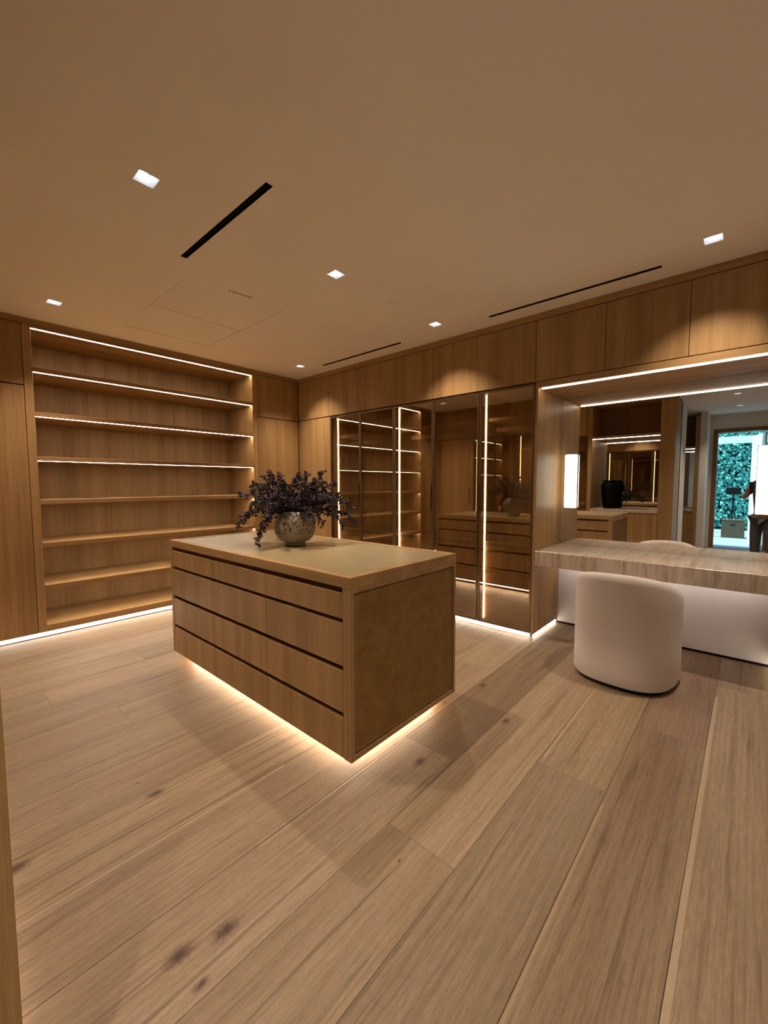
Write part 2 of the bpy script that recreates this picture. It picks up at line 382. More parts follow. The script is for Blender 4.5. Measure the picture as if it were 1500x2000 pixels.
names_l = ['recessed square downlight in the ceiling nearest the wood room corner', 'recessed square downlight above the middle of the glass wardrobe wall',
           'recessed square downlight above the vanity niche at the right', 'recessed square downlight at the far left near the oak bookcase',
           'largest recessed square downlight, left of the long black ceiling slot', 'recessed square downlight in the middle of the ceiling over the island',
           'unseen square downlight on the ceiling grid, added to light the foreground floor', 'nearer ceiling downlight seen in the vanity mirror', 'farther ceiling downlight seen in the vanity mirror']
for (x, y), lb in zip(LIGHTS, names_l):
    t = thing('ceiling_downlight', lb, 'downlight', (x, y, CEIL), 'recessed square ceiling downlights')
    bm = bmesh.new()
    a, b2 = HL-0.0006, 0.030
    lo = [bm.verts.new((x+sx*a, y+sy*a, CEIL-0.0005)) for sx, sy in ((-1, -1), (1, -1), (1, 1), (-1, 1))]
    hi = [bm.verts.new((x+sx*b2, y+sy*b2, CEIL+0.045)) for sx, sy in ((-1, -1), (1, -1), (1, 1), (-1, 1))]
    for i in range(4): bm.faces.new((lo[i], lo[(i+1) % 4], hi[(i+1) % 4], hi[i]))
    bm.faces.new(hi)
    obj('trim', bm, trim_white, t)
    bm = bmesh.new(); lathe(bm, x, y, [(0.022, CEIL+0.040), (0.022, CEIL+0.0445)], 24); obj('lens', bm, lens_m, t)
    ld = bpy.data.lights.new('downlight_beam', 'SPOT'); ld.energy = SPOT; ld.color = WARM; ld.spot_size = math.radians(98); ld.spot_blend = 1.0; ld.shadow_soft_size = 0.024
    lo_ = bpy.data.objects.new('downlight_beam', ld); C.objects.link(lo_); lo_.parent = t; lo_.location = (0, 0, 0.035)
slot_lb = ['long black linear air slot in the ceiling running over the island', 'long black linear air slot above the vanity side of the room', 'shorter black linear air slot near the wood corner above the glass wardrobe']
for (a, b, c, d), lb in zip(SLOTS, slot_lb):
    t = thing('air_slot', lb, 'air vent', ((a+b)/2, (c+d)/2, CEIL), 'black linear air slots in the ceiling')
    bm = bmesh.new(); box(bm, a, b, c, d, CEIL+0.02, CEIL+0.024); box(bm, a, b, c, c+0.003, CEIL-0.001, CEIL+0.02); box(bm, a, b, d-0.003, d, CEIL-0.001, CEIL+0.02)
    box(bm, a, a+0.003, c, d, CEIL-0.001, CEIL+0.02); box(bm, b-0.003, b, c, d, CEIL-0.001, CEIL+0.02)
    obj('housing', bm, black, t)
    m_ = (c+d)/2; bx('blade', (a+0.003, b-0.003, m_-0.002, m_+0.002, CEIL+0.003, CEIL+0.02), black, t, 0)
bm = bmesh.new(); lathe(bm, 2.65, -1.014, [(0.055, CEIL), (0.055, CEIL-0.006), (0.048, CEIL-0.012), (0.02, CEIL-0.013)], 32)
tag(obj('smoke_detector', bm, ceil_paint, smooth=False), 'flat round cream detector cover on the ceiling', 'detector')
bm = bmesh.new(); lathe(bm, 2.974, -0.33, [(0.022, CEIL), (0.022, CEIL-0.003), (0.012, CEIL-0.006)], 20)
tag(obj('sprinkler_cover', bm, ceil_paint), 'tiny round sprinkler cover on the ceiling near the black slot', 'sprinkler')

# wooden ceiling trims
struct('trim_1', (0.0, 5.19, 0.0, 0.62, 2.903, CEIL), wood_x)
bm = bmesh.new(); box(bm, -0.62, 0.0, S-0.02, 0.62, 2.903, CEIL); obj('trim_2', bm, wood_y, kind='structure')
bm = bmesh.new(); box(bm, 0.0, 3.98, S-0.62, S, 2.903, CEIL); obj('trim_3', bm, wood_x, kind='structure')
struct('wall_northeast', (5.1905, 6.3, 0.0, 0.72, 0, CEIL), wall_paint)

# ------------------------------------------------------------ cabinet builders
G = 0.002
def upper_cabinet(M, s0, s1, label, group, z0=2.362, z1=2.900):
    t = thing('upper_cabinet', label, 'cabinet', base_pt(M, (s0+s1)/2, 0.3, z0), group)
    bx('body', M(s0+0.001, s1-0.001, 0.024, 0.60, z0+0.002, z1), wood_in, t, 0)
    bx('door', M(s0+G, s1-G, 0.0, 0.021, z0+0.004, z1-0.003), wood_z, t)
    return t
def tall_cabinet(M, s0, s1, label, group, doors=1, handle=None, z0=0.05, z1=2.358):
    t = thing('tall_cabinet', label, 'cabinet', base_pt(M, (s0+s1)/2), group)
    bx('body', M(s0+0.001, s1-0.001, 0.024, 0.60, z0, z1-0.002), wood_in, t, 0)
    bx('plinth', M(s0+0.001, s1-0.001, 0.06, 0.58, 0.0, z0), gap_dark, t, 0)
    w_ = (s1-s0)/doors
    for i in range(doors):
        d = bx('door', M(s0+i*w_+G, s0+(i+1)*w_-G, 0.0, 0.021, z0, z1-0.003), wood_z, t)
        if handle and handle[i] is not None:
            h = handle[i]; bm = bmesh.new()
            box(bm, *M(h-0.006, h+0.006, -0.040, -0.030, 1.07, 1.36), bev=0.003)
            box(bm, *M(h-0.005, h+0.005, -0.031, 0.0, 1.085, 1.10)); box(bm, *M(h-0.005, h+0.005, -0.031, 0.0, 1.33, 1.345))
            obj('handle', bm, bronze_dark, d, label='slim dark bronze bar handle')
    return t
def glass_wardrobe(M, s0, s1, ndoors, label, group, pulls, led_off=0.055, led_mat=None):
    """open oak wardrobe interior behind framed smoked glass doors"""
    z0, z1 = 0.05, 2.355
    gx = wood_x
    t = thing('glass_wardrobe', label, 'wardrobe', base_pt(M, (s0+s1)/2), group)
    sa = s0+led_off-0.007
    bm = bmesh.new()
    box(bm, *M(s0, s0+led_off-0.008, 0.03, 0.60, z0, z1)); box(bm, *M(s1-0.02, s1, 0.03, 0.60, z0, z1))
    box(bm, *M(sa, s1-0.02, 0.58, 0.60, z0, z1)); box(bm, *M(sa, s1-0.02, 0.03, 0.58, z1-0.02, z1)); box(bm, *M(sa, s1-0.02, 0.03, 0.58, z0, z0+0.03))
    obj('body', bm, wood_z, t)
    bx('plinth', M(s0, s1, 0.06, 0.58, 0.0, z0), gap_dark, t, 0)
    bx('shelf', M(sa+0.001, s1-0.021, 0.10, 0.58, 2.07, 2.105), gx, t)
    bm = bmesh.new(); a = M(sa+0.001, s1-0.021, 0.30, 0.30, 2.0, 2.0)
    box(bm, *M(sa+0.001, s1-0.021, 0.26, 0.285, 1.98, 2.03), bev=0.004)
    obj('hanging_rail', bm, gx, t)
    # drawer chest with a glass display top
    bx('counter_rail', M(sa+0.001, s1-0.021, 0.05, 0.07, 0.857, 0.875), gx, t)
    bx('display_glass', M(sa+0.002, s1-0.022, 0.058, 0.064, 0.822, 0.856), dark_glass, t, 0)
    bx('glass_top', M(sa+0.002, s1-0.022, 0.072, 0.575, 0.862, 0.868), dark_glass, t, 0)
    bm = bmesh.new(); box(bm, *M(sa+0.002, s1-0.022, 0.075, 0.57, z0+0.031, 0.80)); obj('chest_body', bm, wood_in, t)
    bx('upper_rail', M(sa+0.002, s1-0.022, 0.052, 0.074, 0.765, 0.820), gx, t)
    bx('drawer', M(sa+0.003, s1-0.023, 0.052, 0.073, 0.578, 0.757), wood_z, t)
    bx('drawer', M(sa+0.003, s1-0.023, 0.052, 0.073, 0.33, 0.553), wood_z, t)
    bx('drawer', M(sa+0.003, s1-0.023, 0.052, 0.073, 0.09, 0.305), wood_z, t)
    bx('led_strip', M(s0+led_off-0.0075, s0+led_off+0.0045, 0.034, 0.046, z0+0.035, z1-0.03), led_mat or led_yel, t, 0, label='glowing vertical light strip')
    w_ = (s1-s0)/ndoors
    for i in range(ndoors):
        a, b = s0+i*w_+G, s0+(i+1)*w_-G
        bm = bmesh.new()
        ring(bm, a, b, z0, z1-0.004, 0.018, lambda u0, u1, v0, v1: M(u0, u1, 0.0, 0.024, v0, v1), 0.0012)
        d = obj('door', bm, bronze, t)
        bx('glass_pane', M(a+0.0175, b-0.0175, 0.008, 0.014, z0+0.0175, z1-0.0215), smoke, d, 0)
        if pulls[i]:
            c = b-0.014 if pulls[i] == 'R' else a+0.014
            bx('handle', M(c-0.006, c+0.006, -0.006, 0.001, 1.17, 1.45), bronze_dark, d, 0.002, label='dark vertical pull set in the frame')
    return t

# north wall, upper row
ux = [0.001, 0.675, 1.232, 1.801, 2.368, 3.484, 4.046, 4.597, 5.188]
ul = ['narrow upper oak cabinet in the room corner beside the bookcase wall', 'upper oak cabinet over the first and leftmost glass door', 'upper oak cabinet over the second glass door',
      'upper oak cabinet over the third glass door', 'widest upper oak cabinet over the two glass doors nearest the vanity', 'upper oak cabinet over the left end of the vanity mirror',
      'upper oak cabinet over the middle of the vanity mirror', 'upper oak cabinet over the right sconce at the photo edge']
for i in range(8): upper_cabinet(NORTH, ux[i], ux[i+1], ul[i], 'upper oak cabinets along the glass wardrobe wall')
tall_cabinet(NORTH, 0.001, 0.700, 'tall plain oak cabinet in the corner left of the glass doors', 'tall oak corner cabinets')
glass_wardrobe(NORTH, 0.702, 1.815, 2, 'glass wardrobe with two smoked doors farthest from the vanity', 'smoked glass wardrobes', ['R', None], 0.11)
glass_wardrobe(NORTH, 1.817, 2.926, 2, 'middle glass wardrobe with two smoked doors behind the island', 'smoked glass wardrobes', ['R', None])
glass_wardrobe(NORTH, 2.928, 3.484, 1, 'single door smoked glass wardrobe next to the vanity niche', 'smoked glass wardrobes', ['L'])
def toe_light(name, b, mat, label, group='light strips under the cabinets'):
    return tag(bx(name, b, mat, None, 0), label, 'light strip', group)
toe_light('toe_kick_light', (0.02, 3.47, 0.018, 0.030, 0.010, 0.044), led_toe, 'glowing light strip at the floor under the glass wardrobes')
toe_light('toe_kick_light', (-0.030, -0.018, -3.64, -0.02, 0.010, 0.044), led_toe, 'glowing light strip at the floor under the bookcase wall')

# west wall: bookcase and flanking cabinets
def west_upper(s0, s1, label):
    return upper_cabinet(WEST, s0, s1, label, 'upper oak cabinets beside the bookcase', 2.355, 2.900)
west_upper(S+0.002, -3.042, 'upper oak cabinet left of the bookcase at the left photo edge')
west_upper(-0.668, -0.002, 'upper oak cabinet between the bookcase and the room corner')
tall_cabinet(WEST, S+0.002, -3.042, 'tall oak cabinet left of the bookcase at the left photo edge', 'tall oak cabinets beside the bookcase', z1=2.352)
tall_cabinet(WEST, -0.668, -0.002, 'tall oak cabinet between the bookcase and the room corner', 'tall oak cabinets beside the bookcase', z1=2.352)
bc = thing('bookcase', 'wide open oak bookcase with lit shelves filling the left wall', 'bookcase', (-0.32, -1.85, 0))
B0, B1 = -2.976, -0.735
for a, b in ((-3.040, B0), (B1, -0.670)): bx('side_panel', (-0.66, 0.0, a, b, 0.05, 2.902), wood_z, bc)
for i in range(3):                                  # back is three veneered boards
    w_ = (B1-B0)/3
    bx('back_panel', (-0.665, -0.65, B0+i*w_+0.0008, B0+(i+1)*w_-0.0008, 0.05, 2.90), wood_z, bc, 0.001)
bx('plinth', (-0.6, -0.06, -3.04, -0.67, 0, 0.05), gap_dark, bc, 0)
bx('top_panel', (-0.648, 0.0, B0+0.001, B1-0.001, 2.882, 2.902), wood_y, bc)
bx('bottom_panel', (-0.648, 0.0, B0+0.001, B1-0.001, 0.05, 0.115), wood_y, bc)
SZ = [0.455, 0.860, 1.268, 1.673, 2.083, 2.490]
for z in SZ: bx('shelf', (-0.648, -0.001, B0+0.001, B1-0.001, z, z+0.042), wood_y, bc)
for z in SZ+[2.882]: bx('led_strip', (-0.046, -0.020, B0+0.004, B1-0.004, z-0.0006, z-0.0001), led_shelf, bc, 0, label='glowing light strip under the shelf edge')

# ------------------------------------------------------------ vanity niche
vs = thing('vanity_surround', 'oak lined niche framing the vanity mirror and stone desk', 'niche', (4.35, 0.3, 0))
for a, b in ((3.486, 3.512), (5.168, 5.190)):
    bx('side_panel', (a, b, 0.0, 0.640, 0.05, 2.305), wood_z, vs)
bx('lintel', (3.486, 5.190, 0.0, 0.022, 2.306, 2.360), wood_x, vs)
bx('soffit', (3.512, 5.168, 0.023, 0.640, 2.306, 2.330), wood_x, vs)
bx('led_strip', (3.530, 5.150, 0.030, 0.046, 2.298, 2.3055), led_m, vs, 0, label='glowing light strip along the soffit edge')
bx('knee_panel', (3.513, 5.167, 0.641, 0.655, 0.022, 0.83), knee_paint, vs, label='white panel below the stone desk')
bx('shadow_line', (3.513, 5.167, 0.645, 0.66, 0.0, 0.0215), black, vs, 0, label='black strip standing in for the shadow line at the floor')  # black box stands in for the shadow line below the knee panel
bx('under_desk_led', (3.530, 5.150, 0.50, 0.515, 0.690, 0.6985), led_knee, vs, 0, label='glowing strip under the desk')
toe_light('toe_kick_light', (3.494, 3.506, 0.03, 0.63, 0.008, 0.030), led_toe, 'short glowing floor strip under the oak side left of the vanity', 'light strips beside the vanity knee space')
toe_light('toe_kick_light', (5.174, 5.184, 0.03, 0.63, 0.008, 0.030), led_toe, 'short glowing floor strip under the oak side right of the vanity', 'light strips beside the vanity knee space')
tag(bx('vanity_desk', (3.513, 5.167, 0.0, 0.640, 0.700, 0.834), trav, None, 0.003), 'thick floating travertine desk slab under the mirror', 'desk')
tag(bx('vanity_mirror', (3.513, 5.167, YM, 0.622, 0.8345, 2.3045), mirror_m, None, 0), 'large frameless vanity mirror above the stone desk', 'mirror')
def sconce(x0, x1, z0, z1, label):
    t = thing('wall_sconce', label, 'wall lamp', ((x0+x1)/2, YM-0.02, z0), 'backlit stone wall sconces')
    bm = bmesh.new(); box(bm, x0, x1, YM-0.045, YM-0.014, z0, z1, bev=0.006); obj('stone_diffuser', bm, alab, t)
    bm = bmesh.new(); box(bm, x0-0.003, x1+0.003, YM-0.014, YM-0.0005, z0-0.004, z1+0.004, bev=0.002); obj('back_plate', bm, bronze, t)
sconce(3.574, 3.686, 1.210, 1.738, 'tall glowing stone sconce at the left end of the mirror')
sconce(5.006, 5.118, 1.210, 1.738, 'tall glowing stone sconce cut by the right photo edge')

# ------------------------------------------------------------ chair (upholstered barrel chair, back to the room)
def barrel_chair():
    cx, cy = 4.312, -0.205; a, b = 0.335, 0.362; n = 2.7; rot = math.radians(-4)
    t = thing('vanity_chair', 'rounded cream upholstered barrel chair tucked under the stone desk', 'chair', (cx, cy, 0))
    def pt(th, k=1.0, inset=0.0):
        c, s = math.cos(th), math.sin(th)
        x = (a-inset)*math.copysign(abs(c)**(2/n), c)*k; y = (b-inset)*math.copysign(abs(s)**(2/n), s)*k
        return cx+x*math.cos(rot)-y*math.sin(rot), cy+x*math.sin(rot)+y*math.cos(rot)
    # shell: wraps from the right arm round the back to the left arm
    bm = bmesh.new(); TH = 0.075; top = 0.745
    seg = 72; a0, a1 = math.radians(150), math.radians(390)
    cols = []
    for i in range(seg+1):
        th = a0+(a1-a0)*i/seg
        e = min(i, seg-i)/seg; yy = pt(th)[1]; hh = max(0.61, min(0.825, 0.822-0.33*max(0.0, yy+0.575)))   # crown at the back, arms dip under the desk
        prof = []
        for q, (ins, z) in enumerate([(0.012, 0.030), (0.0, 0.045), (0.0, 0.2), (0.0, 0.4), (0.0, 0.6), (0.0, hh-0.055), (0.005, hh-0.028), (0.018, hh-0.008), (0.036, hh), (TH-0.020, hh-0.004), (TH-0.006, hh-0.015), (TH, hh-0.04), (TH, 0.5), (TH, 0.40)]):
            x, y = pt(th, 1, ins); prof.append(bm.verts.new((x, y, z)))
        cols.append(prof)
    for A, B in zip(cols, cols[1:]):
        for q in range(len(A)-1): bm.faces.new((A[q], B[q], B[q+1], A[q+1]))
    bm.faces.new(cols[0]); bm.faces.new(cols[-1][::-1])
    obj('backrest', bm, fabric_m, t, smooth=True)
    bm = bmesh.new(); rings = []
    for ins, z in [(0.012, 0.030), (0.003, 0.045), (0.003, 0.2), (0.003, 0.395)]:
        rings.append([bm.verts.new((*pt(2*math.pi*i/64, 1, ins), z)) for i in range(64)])
    for A, B in zip(rings, rings[1:]):
        for i in range(64): bm.faces.new((A[i], A[(i+1) % 64], B[(i+1) % 64], B[i]))
    bm.faces.new(rings[0][::-1]); bm.faces.new(rings[-1]); obj('seat_base', bm, fabric_m, t, smooth=False)
    bm = bmesh.new(); rings = []
    for ins, z in [(TH+0.010, 0.396), (TH+0.003, 0.41), (TH+0.003, 0.455), (TH+0.012, 0.475), (TH+0.05, 0.482)]:
        rings.append([bm.verts.new((*pt(2*math.pi*i/64, 1, ins), z)) for i in range(64)])
    for A, B in zip(rings, rings[1:]):
        for i in range(64): bm.faces.new((A[i], A[(i+1) % 64], B[(i+1) % 64], B[i]))
    bm.faces.new(rings[0][::-1]); bm.faces.new(rings[-1]); obj('seat_cushion', bm, fabric_m, t, smooth=True)
    bm = bmesh.new(); rings = []
    for z in (0.0, 0.030): rings.append([bm.verts.new((*pt(2*math.pi*i/48, 1, 0.03), z)) for i in range(48)])
    for i in range(48): bm.faces.new((rings[0][i], rings[0][(i+1) % 48], rings[1][(i+1) % 48], rings[1][i]))
    bm.faces.new(rings[0][::-1]); bm.faces.new(rings[1]); obj('plinth', bm, black, t, label='black recessed base ring')
barrel_chair()

# ------------------------------------------------------------ island
X0, X1, Y0, Y1, ZB, ZT = 1.430, 3.555, -2.385, -1.430, 0.070, 1.000
isl = thing('dresser_island', 'oak island chest with rows of drawers and leather inlays in the room centre', 'island', ((X0+X1)/2, (Y0+Y1)/2, 0))
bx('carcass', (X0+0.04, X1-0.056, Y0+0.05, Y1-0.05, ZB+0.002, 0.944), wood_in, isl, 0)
bx('bottom_board', (X0+0.002, X1-0.002, Y0+0.024, Y1-0.024, ZB, ZB+0.0019), wood_x, isl, 0)
bm = bmesh.new(); ring(bm, X0, X1, Y0, Y1, 0.048, lambda u0, u1, v0, v1: (u0, u1, v0, v1, 0.945, ZT), 0.0012); obj('top_frame', bm, wood_x, isl)
for a, b in ((X0+0.050, 2.800), (2.804, X1-0.050)): bx('leather_inlay', (a, b, Y0+0.050, Y1-0.050, 0.95, ZT-0.0025), leather_top, isl, 0.0015, label='olive tan leather inlay')
# end panels: oak frame round a leather field
for (xa, xb, xo, sg) in ((X1-0.055, X1-0.018, X1, 1), (X0+0.038, X0+0.018, X0, -1)):
    bx('end_panel', (xa, xb, Y0+0.001, Y1-0.001, ZB, 0.9448), wood_z, isl, 0)
    bm = bmesh.new(); ring(bm, Y0, Y1, ZB, 0.9448, 0.026, lambda u0, u1, v0, v1: (xb, xo, u0, u1, v0, v1), 0.0012); obj('end_frame', bm, wood_z, isl)
    lf = bx('leather_panel', (xb, xo-sg*0.008, Y0+0.030, Y1-0.030, ZB+0.030, 0.915), leather_side, isl, 0.003, label='brown suede leather panel')
    bm = bmesh.new(); ring(bm, Y0+0.044, Y1-0.044, ZB+0.044, 0.901, 0.0025, lambda u0, u1, v0, v1: (xo-sg*0.0085, xo-sg*0.0070, u0, u1, v0, v1)); obj('stitching', bm, leather_line, lf)
cols_ = [(1.471, 2.139), (2.141, 2.824), (2.826, 3.498)]
rows_ = [(0.787, 0.916), (0.548, 0.766), (0.307, 0.522), (0.072, 0.282)]
for (ya, yb) in ((Y0+0.001, Y0+0.023), (Y1-0.001, Y1-0.023)):
    for (c0, c1) in cols_:
        for (z0, z1) in rows_: bx('drawer', (c0+0.001, c1-0.001, ya, yb, z0, z1), wood_z, isl)
bx('plinth', (X0+0.12, X1-0.12, Y0+0.12, Y1-0.12, 0, ZB-0.0005), black, isl, 0)
for nme, b in (('led_strip', (X0+0.12, X1-0.12, Y0+0.108, Y0+0.1195, 0.034, 0.062)), ('led_strip', (X0+0.12, X1-0.12, Y1-0.1195, Y1-0.108, 0.034, 0.062)),
             ('led_strip', (X1-0.1195, X1-0.108, Y0+0.12, Y1-0.12, 0.034, 0.062)), ('led_strip', (X0+0.108, X0+0.1195, Y0+0.12, Y1-0.12, 0.034, 0.062))):
    bx(nme, b, led_isl, isl, 0, label='glowing strip on the plinth')

# ------------------------------------------------------------ vase and branches
VX, VY = 2.455, -1.892
bm = bmesh.new()
lathe(bm, VX, VY, [(0.070, 1.000), (0.076, 1.003), (0.078, 1.020), (0.074, 1.024), (0.105, 1.038), (0.132, 1.063), (0.147, 1.100), (0.151, 1.140), (0.147, 1.180), (0.134, 1.215), (0.113, 1.243), (0.105, 1.252), (0.100, 1.252), (0.104, 1.243), (0.125, 1.21), (0.138, 1.14), (0.10, 1.05), (0.02, 1.035)], 56)
tag(obj('vase', bm, vase_m, smooth=True), 'round stoneware vase with dark speckled shoulder on the island', 'vase')
def leaf(bm, p, d, n, s):
    a = d.normalized(); b = a.cross(n)
    if b.length < 1e-3: b = a.cross(Vector((1, 0, 0.3)))
    b.normalize(); c = a.cross(b)
    P = [p, p+a*s*0.32+b*s*0.34+c*s*0.12, p+a*s*0.75+b*s*0.30+c*s*0.10, p+a*s, p+a*s*0.75-b*s*0.30+c*s*0.10, p+a*s*0.32-b*s*0.34+c*s*0.12]
    v = [bm.verts.new(q) for q in P]
    bm.faces.new((v[0], v[1], v[2], v[3])); bm.faces.new((v[0], v[3], v[4], v[5]))
def rv(): return Vector((R.uniform(-1, 1), R.uniform(-1, 1), R.uniform(-1, 1)))
rgt = Vector((r2.x, r2.y, 0)).normalized(); dep = Vector((fw.x, fw.y, 0)).normalized()
bq = thing('dried_bouquet', 'wide dark plum bouquet of leafy branches spilling out of the vase', 'bouquet', (VX, VY, 1.10))
spec = []       # (sideways, depth, height, droop) of each branch tip relative to the mouth
spec += [(-0.40, -0.02, 0.12, .05), (-0.43, 0.02, -0.12, .16), (-0.36, -0.10, -0.04, .12), (-0.22, -0.20, -0.225, .20), (-0.27, -0.12, 0.20, .03), (-0.20, 0.05, 0.29, 0), (-0.10, -0.05, 0.27, 0),
         (-0.25, 0.12, 0.26, .02), (0.02, 0.10, 0.27, 0), (0.10, -0.02, 0.28, 0), (0.20, 0.03, 0.28, 0), (0.30, 0.08, 0.20, .04), (0.34, -0.05, 0.11, .06), (0.42, 0.06, 0.02, .12),
         (0.44, 0.10, -0.10, .16), (0.36, 0.0, -0.12, .18), (0.25, -0.14, 0.10, .08), (0.17, -0.20, -0.06, .14), (0.28, 0.22, 0.08, .08), (0.05, 0.33, 0.12, .08), (-0.15, 0.32, 0.08, .1), (0.1, 0.25, 0.22, .03),
         (-0.08, -0.22, 0.12, .08), (0.06, -0.22, 0.10, .08), (-0.20, -0.14, 0.05, .1), (-0.30, 0.18, 0.02, .12), (-0.05, -0.12, 0.20, .02), (0.12, -0.10, 0.19, .02), (0.0, 0.0, 0.24, 0), (-0.14, 0.12, 0.22, 0),
         (0.20, 0.14, 0.22, .02), (-0.33, 0.05, 0.16, .04), (-0.30, -0.06, 0.06, .08), (0.30, -0.02, 0.03, .1), (0.24, 0.06, 0.14, .05), (-0.16, -0.02, 0.15, .03), (0.07, 0.05, 0.16, 0), (0.38, 0.16, 0.06, .1), (0.22, -0.12, -0.10, .16), (-0.12, -0.19, 0.02, .12),
         (0.15, 0.0, 0.22, 0), (-0.05, 0.08, 0.18, 0), (-0.22, 0.0, 0.20, 0.02), (-0.19, -0.22, -0.16, .18)]
for i, (sx, sy, sz, dr) in enumerate(spec):
    tip = Vector((VX, VY, 1.252))+rgt*sx+dep*sy+Vector((0, 0, sz))
    st = Vector((VX, VY, 1.225))+(rgt*sx+dep*sy).normalized()*0.05+Vector((0, 0, 0))
    ctr = (st+tip)/2+Vector((0, 0, 0.05+dr*0.9))
    if sz < -0.05: ctr = st+(rgt*sx+dep*sy)*0.62+Vector((0, 0, 0.10))
    path = [st*(1-q)**2+ctr*2*q*(1-q)+tip*q*q for q in [j/12 for j in range(13)]]
    bm = bmesh.new(); tube(bm, [Vector((VX, VY, 1.10))]+path, 0.0024, 0.001, 5)
    bl = bmesh.new()
    Ltot = sum((path[j+1]-path[j]).length for j in range(12)); nt_ = int(Ltot/0.0085)
    for j in range(nt_):
        q = 0.03+0.97*(j+R.random())/nt_; f_ = q*12; k = min(11, int(f_)); p = path[k].lerp(path[k+1], f_-k)
        ax_ = (path[k+1]-path[k]).normalized()
        side = (rv()-ax_*0.2); side = (side-ax_*side.dot(ax_)*0.7).normalized()
        tl = R.uniform(0.018, 0.046)*(1.15-0.55*q)
        e = p+(side*0.8+ax_*0.6).normalized()*tl
        if e.z < 1.012: e.z = 1.012
        tube(bm, [p, e], 0.0009, 0.0006, 3)
        for m_ in range(8):
            qq = p.lerp(e, 0.15+0.12*m_); d = (rv()+(e-p).normalized()*0.9).normalized()
            if qq.z+d.z*0.014 < 1.006: d.z = abs(d.z)
            if (Vector((qq.x-VX, qq.y-VY, 0)).length < 0.150) and qq.z < 1.245: continue
            leaf(bl, qq, d, rv(), R.uniform(0.013, 0.0215))
    br = obj('branch', bm, stem_dark, bq); obj('leaves', bl, leaf_dark, br, kind='stuff')

# ------------------------------------------------------------ south side (seen in the mirror and in the glass doors)
upper_cabinet(SOUTH, 0.001, 0.800, 'upper oak cabinet in the corner opposite the glass wardrobes', 'upper oak cabinets on the wall opposite')
upper_cabinet(SOUTH, 0.802, 1.700, 'upper oak cabinet over the left half of the opposite glass wardrobe', 'upper oak cabinets on the wall opposite')
upper_cabinet(SOUTH, 1.702, 2.588, 'upper oak cabinet over the half of the opposite glass wardrobe by the niche', 'upper oak cabinets on the wall opposite')
tall_cabinet(SOUTH, 0.001, 0.800, 'tall oak cabinet with a slim handle reflected in the glass door', 'tall oak cabinets opposite', 1, [0.735])
glass_wardrobe(SOUTH, 0.802, 1.700, 2, 'smoked glass wardrobe on the opposite wall beside the tall oak cabinet', 'opposite glass wardrobes', [None, None])
glass_wardrobe(SOUTH, 1.702, 2.588, 2, 'smoked glass wardrobe on the opposite wall beside the counter niche', 'opposite glass wardrobes', [None, None])
toe_light('toe_kick_light', (0.02, 3.75, S-0.030, S-0.018, 0.010, 0.044), led_toe, 'glowing floor strip under the wall opposite the wardrobes')
def counter_niche(M, s0, s1, s2, label, zc, zl, d=0.55, lit=True):
    t = thing('counter_niche', label, 'cabinet', base_pt(M, (s0+s1)/2))
    for a, b in ((s0, s0+0.075), (s1, s2)): bx('post', M(a, b, 0.0, 0.60, 0.05, 2.901), wood_z, t)
    bx('back_board', M(s0+0.076, s1-0.001, d+0.02, 0.60, 0.05, 2.901), wood_in, t, 0)
    bx('cubby_shelf', M(s0+0.076, s1-0.001, 0.0, d+0.018, zl, zl+0.045), wood_x, t)
    bx('led_strip', M(s0+0.08, s1-0.006, 0.012, 0.028, zl-0.008, zl-0.0005), led_m, t, 0, label='glowing strip under the cubby shelf')
    bx('mirror_back', M(s0+0.077, s1-0.002, d, d+0.018, zc+0.001, zl-0.001), mirror_m, t, 0)
    bx('counter', M(s0+0.076, s1-0.001, -0.01, d-0.002, zc-0.05, zc), trav, t, 0.002, label='pale stone counter top')
    bx('base_body', M(s0+0.077, s1-0.002, 0.024, d, 0.05, zc-0.051), wood_in, t, 0)
    n = 2; w_ = (s1-s0-0.08)/n
    for i in range(n): bx('door', M(s0+0.078+i*w_+G, s0+0.078+(i+1)*w_-G, 0.0, 0.022, 0.05, zc-0.056), wood_z, t)
    bx('plinth', M(s0, s2, 0.06, 0.58, 0, 0.05), gap_dark, t, 0)
    return t
counter_niche(SOUTH, 2.592, 3.76, 3.98, 'oak counter niche with mirror back seen in the vanity mirror', 0.97, 2.295)
# black urn with a spray of leaves
ux_, uy_ = 2.93, -3.98
bm = bmesh.new()
lathe(bm, ux_, uy_, [(0.105, 0.972), (0.115, 0.98), (0.125, 1.05), (0.150, 1.25), (0.160, 1.38), (0.150, 1.44), (0.115, 1.475), (0.112, 1.49), (0.132, 1.50), (0.132, 1.515), (0.108, 1.515), (0.10, 1.46), (0.02, 1.40)], 40)
tag(obj('urn', bm, plain('black glaze', (0.002, 0.002, 0.002), 0.6, 0, 0.1), smooth=True), 'tall black urn on the stone counter in the mirror reflection', 'vase')
t = thing('leaf_spray', 'dark leafy spray lying beside the black urn', 'branch', (3.1, -4.0, 0.972))
bm = bmesh.new(); bl = bmesh.new()
for k in range(9):
    p0 = Vector((3.10, -4.0, 0.985)); e = Vector((3.16+0.04*k, -4.02+R.uniform(-.12, .12), 1.30-0.025*k+R.uniform(-.02, .04))); c_ = Vector((3.15, -4.0, 1.32))
    pth = [p0*(1-q)**2+c_*2*q*(1-q)+e*q*q for q in [j/8 for j in range(9)]]
    tube(bm, pth, 0.003, 0.0012, 4)
    for p in pth[3:]:
        for _ in range(5): leaf(bl, p, (rv()+Vector((0.5, 0, -0.3))), rv(), R.uniform(0.03, 0.05))
obj('stem', bm, stem_dark, t); obj('leaves', bl, leaf_mat('deep green leaves', (0.01, 0.015, 0.008), (0.05, 0.06, 0.03)), t, kind='stuff')
